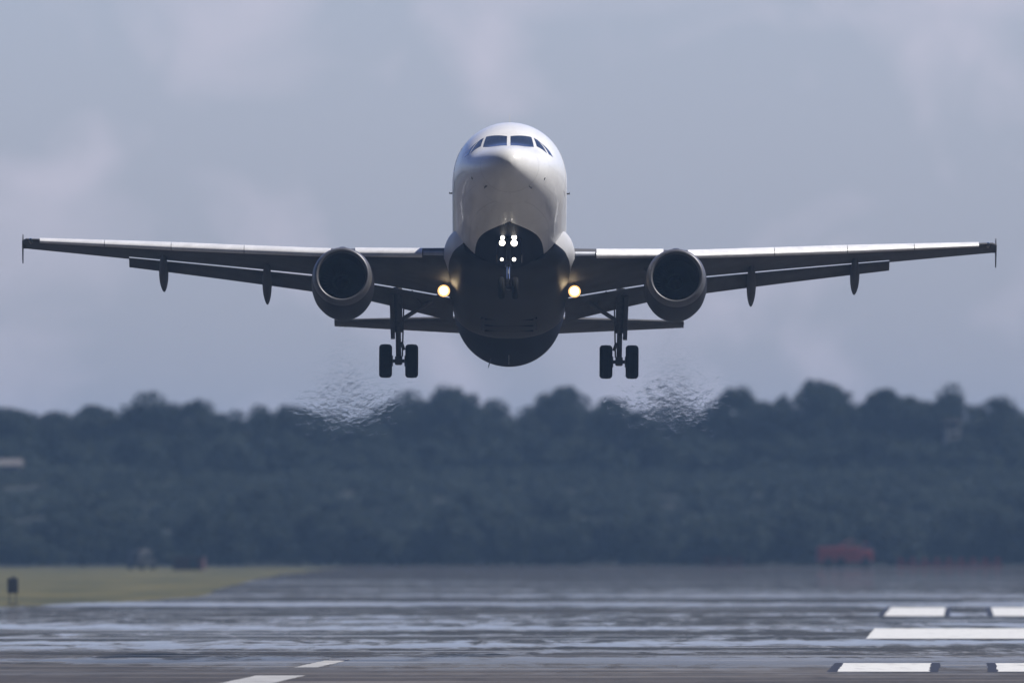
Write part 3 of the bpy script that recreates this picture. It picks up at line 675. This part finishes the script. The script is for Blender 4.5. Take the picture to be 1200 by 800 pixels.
for kx in (-1, 1):
    MB().box((kx*.40, 5.75, -2.32), (.018, .62, .30), Matrix.Rotation(-kx*R(6), 3, 'Y'), bev=.008).build('gear_door', navyp, ng)
for px, py, r_ in ((589, 285, .10), (603, 285.2, .11), (589.4, 279, .068), (603, 278.3, .085), (588.7, 304.5, .052), (603, 304.4, .062)):
    # lamps on the nose leg: put each where its ray crosses the leg's plane
    y_ = 4.86; best = None
    D = 776.5 + 5.3; zz = (wz(py, D) - 17.6 + y_*math.sin(R(PITCH)))/math.cos(R(PITCH)); xx = wx(px, D) - plane.location.x
    c_ = Vector((xx, y_, zz))
    b = MB().lathe(c_, (0, 1, 0), [(-.01, r_*1.15), (.05, r_*1.1), (.11, r_*.4), (.12, .005)], 20).tube(c_ + Vector((0, .08, 0)), Vector((-.03, y_+.2, zz)), .02)
    l_ = b.build('taxi_light', steel, ng)
    MB().lathe(c_ - Vector((0, .03, 0)), (0, 1, 0), [(0, .001), (.006, r_*.6), (.02, r_)], 24).build('lamp_lens', cool, l_) if False else MB().lathe(c_ - Vector((0, .03, 0)), (0, 1, 0), [(0, .001), (.006, r_*.6), (.02, r_)], 24).build('lamp_lens', cool, ng)

# ------------------------------------------------------------------ things on the field
# marker board on a short post in the grass, left
X0, Y0 = gp(15, 708); bl = mat('board_black', (0.03, 0.03, 0.035), .6); yl = mat('board_frame', (0.08, 0.08, 0.07), .6)
t = empty('marker_board', (X0, Y0, 0), (0, 0, R(6))); tag(t, 'small black marker board on thin posts in the grass at the far left', 'marker')
b = MB().tube((-.18, 0, -.1), (-.18, 0, .8), .03).tube((.18, 0, -.1), (.18, 0, .8), .03).box((0, 0, .04), (.3, .2, .05), bev=.01); b.build('post', yl, t)
bo = MB().box((0, 0, 1.08), (.31, .07, .44), bev=.03).build('board', bl, t)
MB().box((.05, 0, 1.57), (.10, .05, .05), bev=.01).build('lamp_housing', yl, t)
# dark service van on the far grass
def vehicle(px, py, Y, Lw, Hh, body, name, label, cat, beacon=None, rz=0.0, side=True):
    t = empty(name, (wx(px, Y), Y, terrain(wx(px, Y), Y)), (0, 0, rz)); tag(t, label, cat)
    h = Hh; L2 = Lw/2
    pr = [(-L2, .35), (-L2, .85*h*.62), (-L2*.86, h*.95), (-L2*.7, h), (L2*.42, h), (L2*.66, h*.62), (L2*.96, h*.54), (L2, .4)]
    b = MB(); rr = []
    for yy, k in ((-.95, .94), (-.88, 1), (.88, 1), (.95, .94)): rr.append([(x*(.98 if k < 1 else 1), yy, .35 + (z-.35)*k) for x, z in pr])
    b.rings(rr); bd = b.build('body', body, t, smooth=30)
    MB().box((L2*.1, -.955, h*.76), (L2*.42, .012, h*.13), bev=.004).build('side_window', glass, bd)
    MB().box((L2*.1, .955, h*.76), (L2*.42, .012, h*.13), bev=.004).build('side_window', glass, bd)
    for sx_ in (-.6, .62):
        for sy_ in (-.86, .86):
            MB().lathe((L2*sx_, sy_-.11, .36), (0, 1, 0), [(0, .18), (0, .32), (.04, .36), (.18, .36), (.22, .32), (.22, .18)], 20, True, True).build('wheel', tyre, t)
    if beacon: MB().box((0, 0, h+.09), (.28, .5, .08), bev=.02).build('light_bar', beacon, t)
    return t
dk = mat('dark_vehicle_paint', (0.02, 0.023, 0.03), .6); rd = mat('red_vehicle_paint', (0.20, 0.022, 0.02), .8); mar = mat('rust_red_paint', (0.06, 0.014, 0.014), .8, nscale=1.2, namt=.3)
vehicle(166, 667, 2150, 2.2, 1.75, dk, 'service_van', 'small dark van with a light bar on the far edge of the grass', 'van', beacon=steel, rz=R(35))
# rust red equipment hut
Yh = 2130; t = empty('equipment_hut', (wx(222, Yh), Yh, 0), (0, 0, R(-8))); tag(t, 'low rust red equipment hut on the far grass right of the dark van', 'hut')
MB().box((0, 0, .62), (1.4, 1.0, .62), bev=.03).build('wall', mar, t)
MB().box((0, 0, 1.27), (1.5, 1.1, .05), bev=.02).build('roof', dk, t)
d_ = MB().box((.55, -1.01, .55), (.38, .02, .5), bev=.008).build('door', dk, t); MB().box((.80, -1.04, .55), (.03, .02, .05)).build('handle', steel, d_)
# red fire truck at the far end
Yt = 2240; t = empty('fire_truck', (wx(990, Yt), Yt, 0), (0, 0, R(4))); tag(t, 'red fire truck blurred by heat at the far end of the runway on the right', 'truck')
b = MB().box((-.6, 0, 1.25), (2.1, 1.2, .75), bev=.06).box((2.1, 0, 1.1), (.55, 1.15, .62), bev=.10); bd = b.build('body', rd, t)
MB().box((2.15, 0, 1.95), (.42, 1.05, .28), bev=.08).build('cab', glass, t)
MB().box((2.0, 0, 2.30), (.25, .8, .07), bev=.02).build('light_bar', rd, t)
MB().tube((-.6, 0, 2.0), (.2, 0, 2.55), .08).tube((.2, 0, 2.55), (1.0, 0, 2.62), .07, .05).build('water_cannon', rd, t)
MB().box((0, 0, .5), (2.6, .9, .12)).build('chassis', steel, t)
for sx_ in (-1.7, -.5, 2.0):
    for sy_ in (-1.1, 1.1): MB().lathe((sx_, sy_-.18, .5), (0, 1, 0), [(0, .25), (0, .45), (.05, .5), (.3, .5), (.35, .45), (.35, .25)], 22, True, True).build('wheel', tyre, t)
# red localiser antenna row right of it
t = empty('antenna_array', (wx(1112, 2250), 2250, 0), (0, 0, R(2))); tag(t, 'low row of red landing aid antennas at the far right end of the runway', 'antenna')
MB().box((0, 0, .18), (5.2, .25, .12), bev=.02).build('base_beam', rd, t)
for k in range(9):
    x_ = -4.8 + 1.2*k
    MB().tube((x_, 0, .2), (x_, 0, .95), .045).tube((x_, -.7, .95), (x_, .9, 1.0), .035).box((x_, 0, .7), (.30, .03, .16), bev=.01).build('antenna_element', rd, t)
t = empty('antenna_array', (wx(848, 2250), 2250, 0), (0, 0, 0)); tag(t, 'short dim red antenna frame left of the red fire truck', 'antenna')
MB().box((0, 0, .18), (1.9, .25, .12), bev=.02).build('base_beam', mar, t)
for k in range(4):
    x_ = -1.7 + 1.13*k
    MB().tube((x_, 0, .2), (x_, 0, 1.1), .045).box((x_, 0, .8), (.36, .03, .18), bev=.01).build('antenna_element', mar, t)
# pale house showing between the bank and the wood, far left
pale = mat('pale_render', (0.30, 0.28, 0.26), .9, nscale=1, namt=.15); rf = mat('roof_felt', (0.12, 0.11, 0.11), .9)
Yb = 2500; zb = terrain(wx(6, Yb), Yb); t = empty('house', (wx(2, Yb), Yb, zb), (0, 0, R(5))); tag(t, 'small pale house on the bank at the far left under the wood', 'house')
wl = MB().box((0, 0, .95), (2.1, 2.2, .95), bev=.02).build('wall', pale, t)
MB().rings([[(-2.3, -2.4, 1.9), (-2.3, 2.4, 1.9), (-2.3, 0, 2.6)], [(2.3, -2.4, 1.9), (2.3, 2.4, 1.9), (2.3, 0, 2.6)]]).build('roof', rf, t, smooth=0)
for x_ in (-1.1, .9): MB().box((x_, -2.21, 1.1), (.35, .02, .35), bev=.008).build('window', glass, wl)
# pale tower between the crowns on the right
Yb = 2553; zb = terrain(wx(1115, Yb), Yb); t = empty('tower', (wx(1115, Yb), Yb, zb), (0, 0, R(12))); tag(t, 'pale grey block tower half sunk in the wood on the right', 'tower')
ht = wz(494, Yb) - zb
wl = MB().box((0, 0, ht/2), (.85, .85, ht/2), bev=.03).build('shaft', mat('tower_cladding', (0.20, 0.21, 0.22), .8, nscale=1, namt=.2), t)
MB().box((0, 0, ht+.10), (1.0, 1.0, .1), bev=.03).build('cap', rf, t)
for k in range(3): MB().box((0, -.86, ht-.6-.8*k), (.5, .02, .16), bev=.006).build('window', glass, wl)

# ------------------------------------------------------------------ air
hz = bpy.data.materials.new('haze_air'); hz.use_nodes = True; t_ = hz.node_tree; t_.nodes.clear()
o_ = t_.nodes.new('ShaderNodeOutputMaterial'); pv = t_.nodes.new('ShaderNodeVolumePrincipled')
pv.inputs['Color'].default_value = (0.37, 0.61, 1.0, 1); pv.inputs['Density'].default_value = 0.000078; pv.inputs['Anisotropy'].default_value = 0.0
t_.links.new(pv.outputs[0], o_.inputs['Volume'])
haze = MB().box((0, 4250, 15.5), (3050, 4850, 16.5)).build('haze', hz, smooth=0); tag(haze, 'thin blue summer haze over the whole airfield', 'haze', kind='stuff')

# hot exhaust: rippled refracting plumes trailing down and back from each engine
ex_m = bpy.data.materials.new('hot_exhaust'); ex_m.use_nodes = True; g = NG(ex_m); g.t.nodes.clear()
o_ = g.t.nodes.new('ShaderNodeOutputMaterial'); rf_ = g.t.nodes.new('ShaderNodeBsdfRefraction'); tr_ = g.t.nodes.new('ShaderNodeBsdfTransparent'); ms = g.t.nodes.new('ShaderNodeMixShader')
rf_.inputs['IOR'].default_value = 1.0004; rf_.inputs['Roughness'].default_value = 0.0
lw = g.t.nodes.new('ShaderNodeLayerWeight'); lw.inputs['Blend'].default_value = .5
g.t.links.new(g.rng(lw.outputs['Facing'], 1.0, .75, 0, .28), ms.inputs[0])
g.t.links.new(tr_.outputs[0], ms.inputs[1]); g.t.links.new(rf_.outputs[0], ms.inputs[2]); g.t.links.new(ms.outputs[0], o_.inputs['Surface'])
for side, lb in ((-1, 'rippling hot jet exhaust trailing under the left engine'), (1, 'rippling hot jet exhaust trailing under the right engine')):
    E = plane.location + RM @ Vector((side*5.78, 15.6, -2.2)); b = MB(); rp = random.Random(11 + side)
    for i in range(1300):             # cells of hot turbulent air
        t = rp.random() ** .66
        c_ = E + Vector((rp.gauss(0, .42), 4 + 34*t + rp.uniform(-2, 2), -3.7*t**.9 + rp.gauss(0, .05 + .34*t*t)))
        c_.x = E.x + (c_.x - E.x) * (.30 + 1.75*t) + side*.12*t
        rx, ry, rz = rp.uniform(.06, .17)*(.6+.8*t), rp.uniform(.2, .5), rp.uniform(.03, .075)*(.6+.7*t)
        rr = []
        for k in range(1, 6):
            ph = math.pi*k/6; rr.append([c_ + Vector((rx*math.sin(ph)*math.cos(q)*(1+.35*math.sin(3*q+i)), -ry*math.cos(ph), rz*math.sin(ph)*math.sin(q)*(1+.3*math.sin(2*q+i)) + .5*rz*math.sin(4*math.cos(q)+i)*math.sin(ph))) for q in [2*math.pi*j/14 for j in range(10)]])
        ti = Matrix.Rotation(rp.gauss(0, .35), 3, 'Y'); b.rings([[c_ + ti @ (p - c_) for p in q_] for q_ in rr])
    tag(b.build('exhaust_plume', ex_m, smooth=180), lb, 'exhaust', kind='stuff')
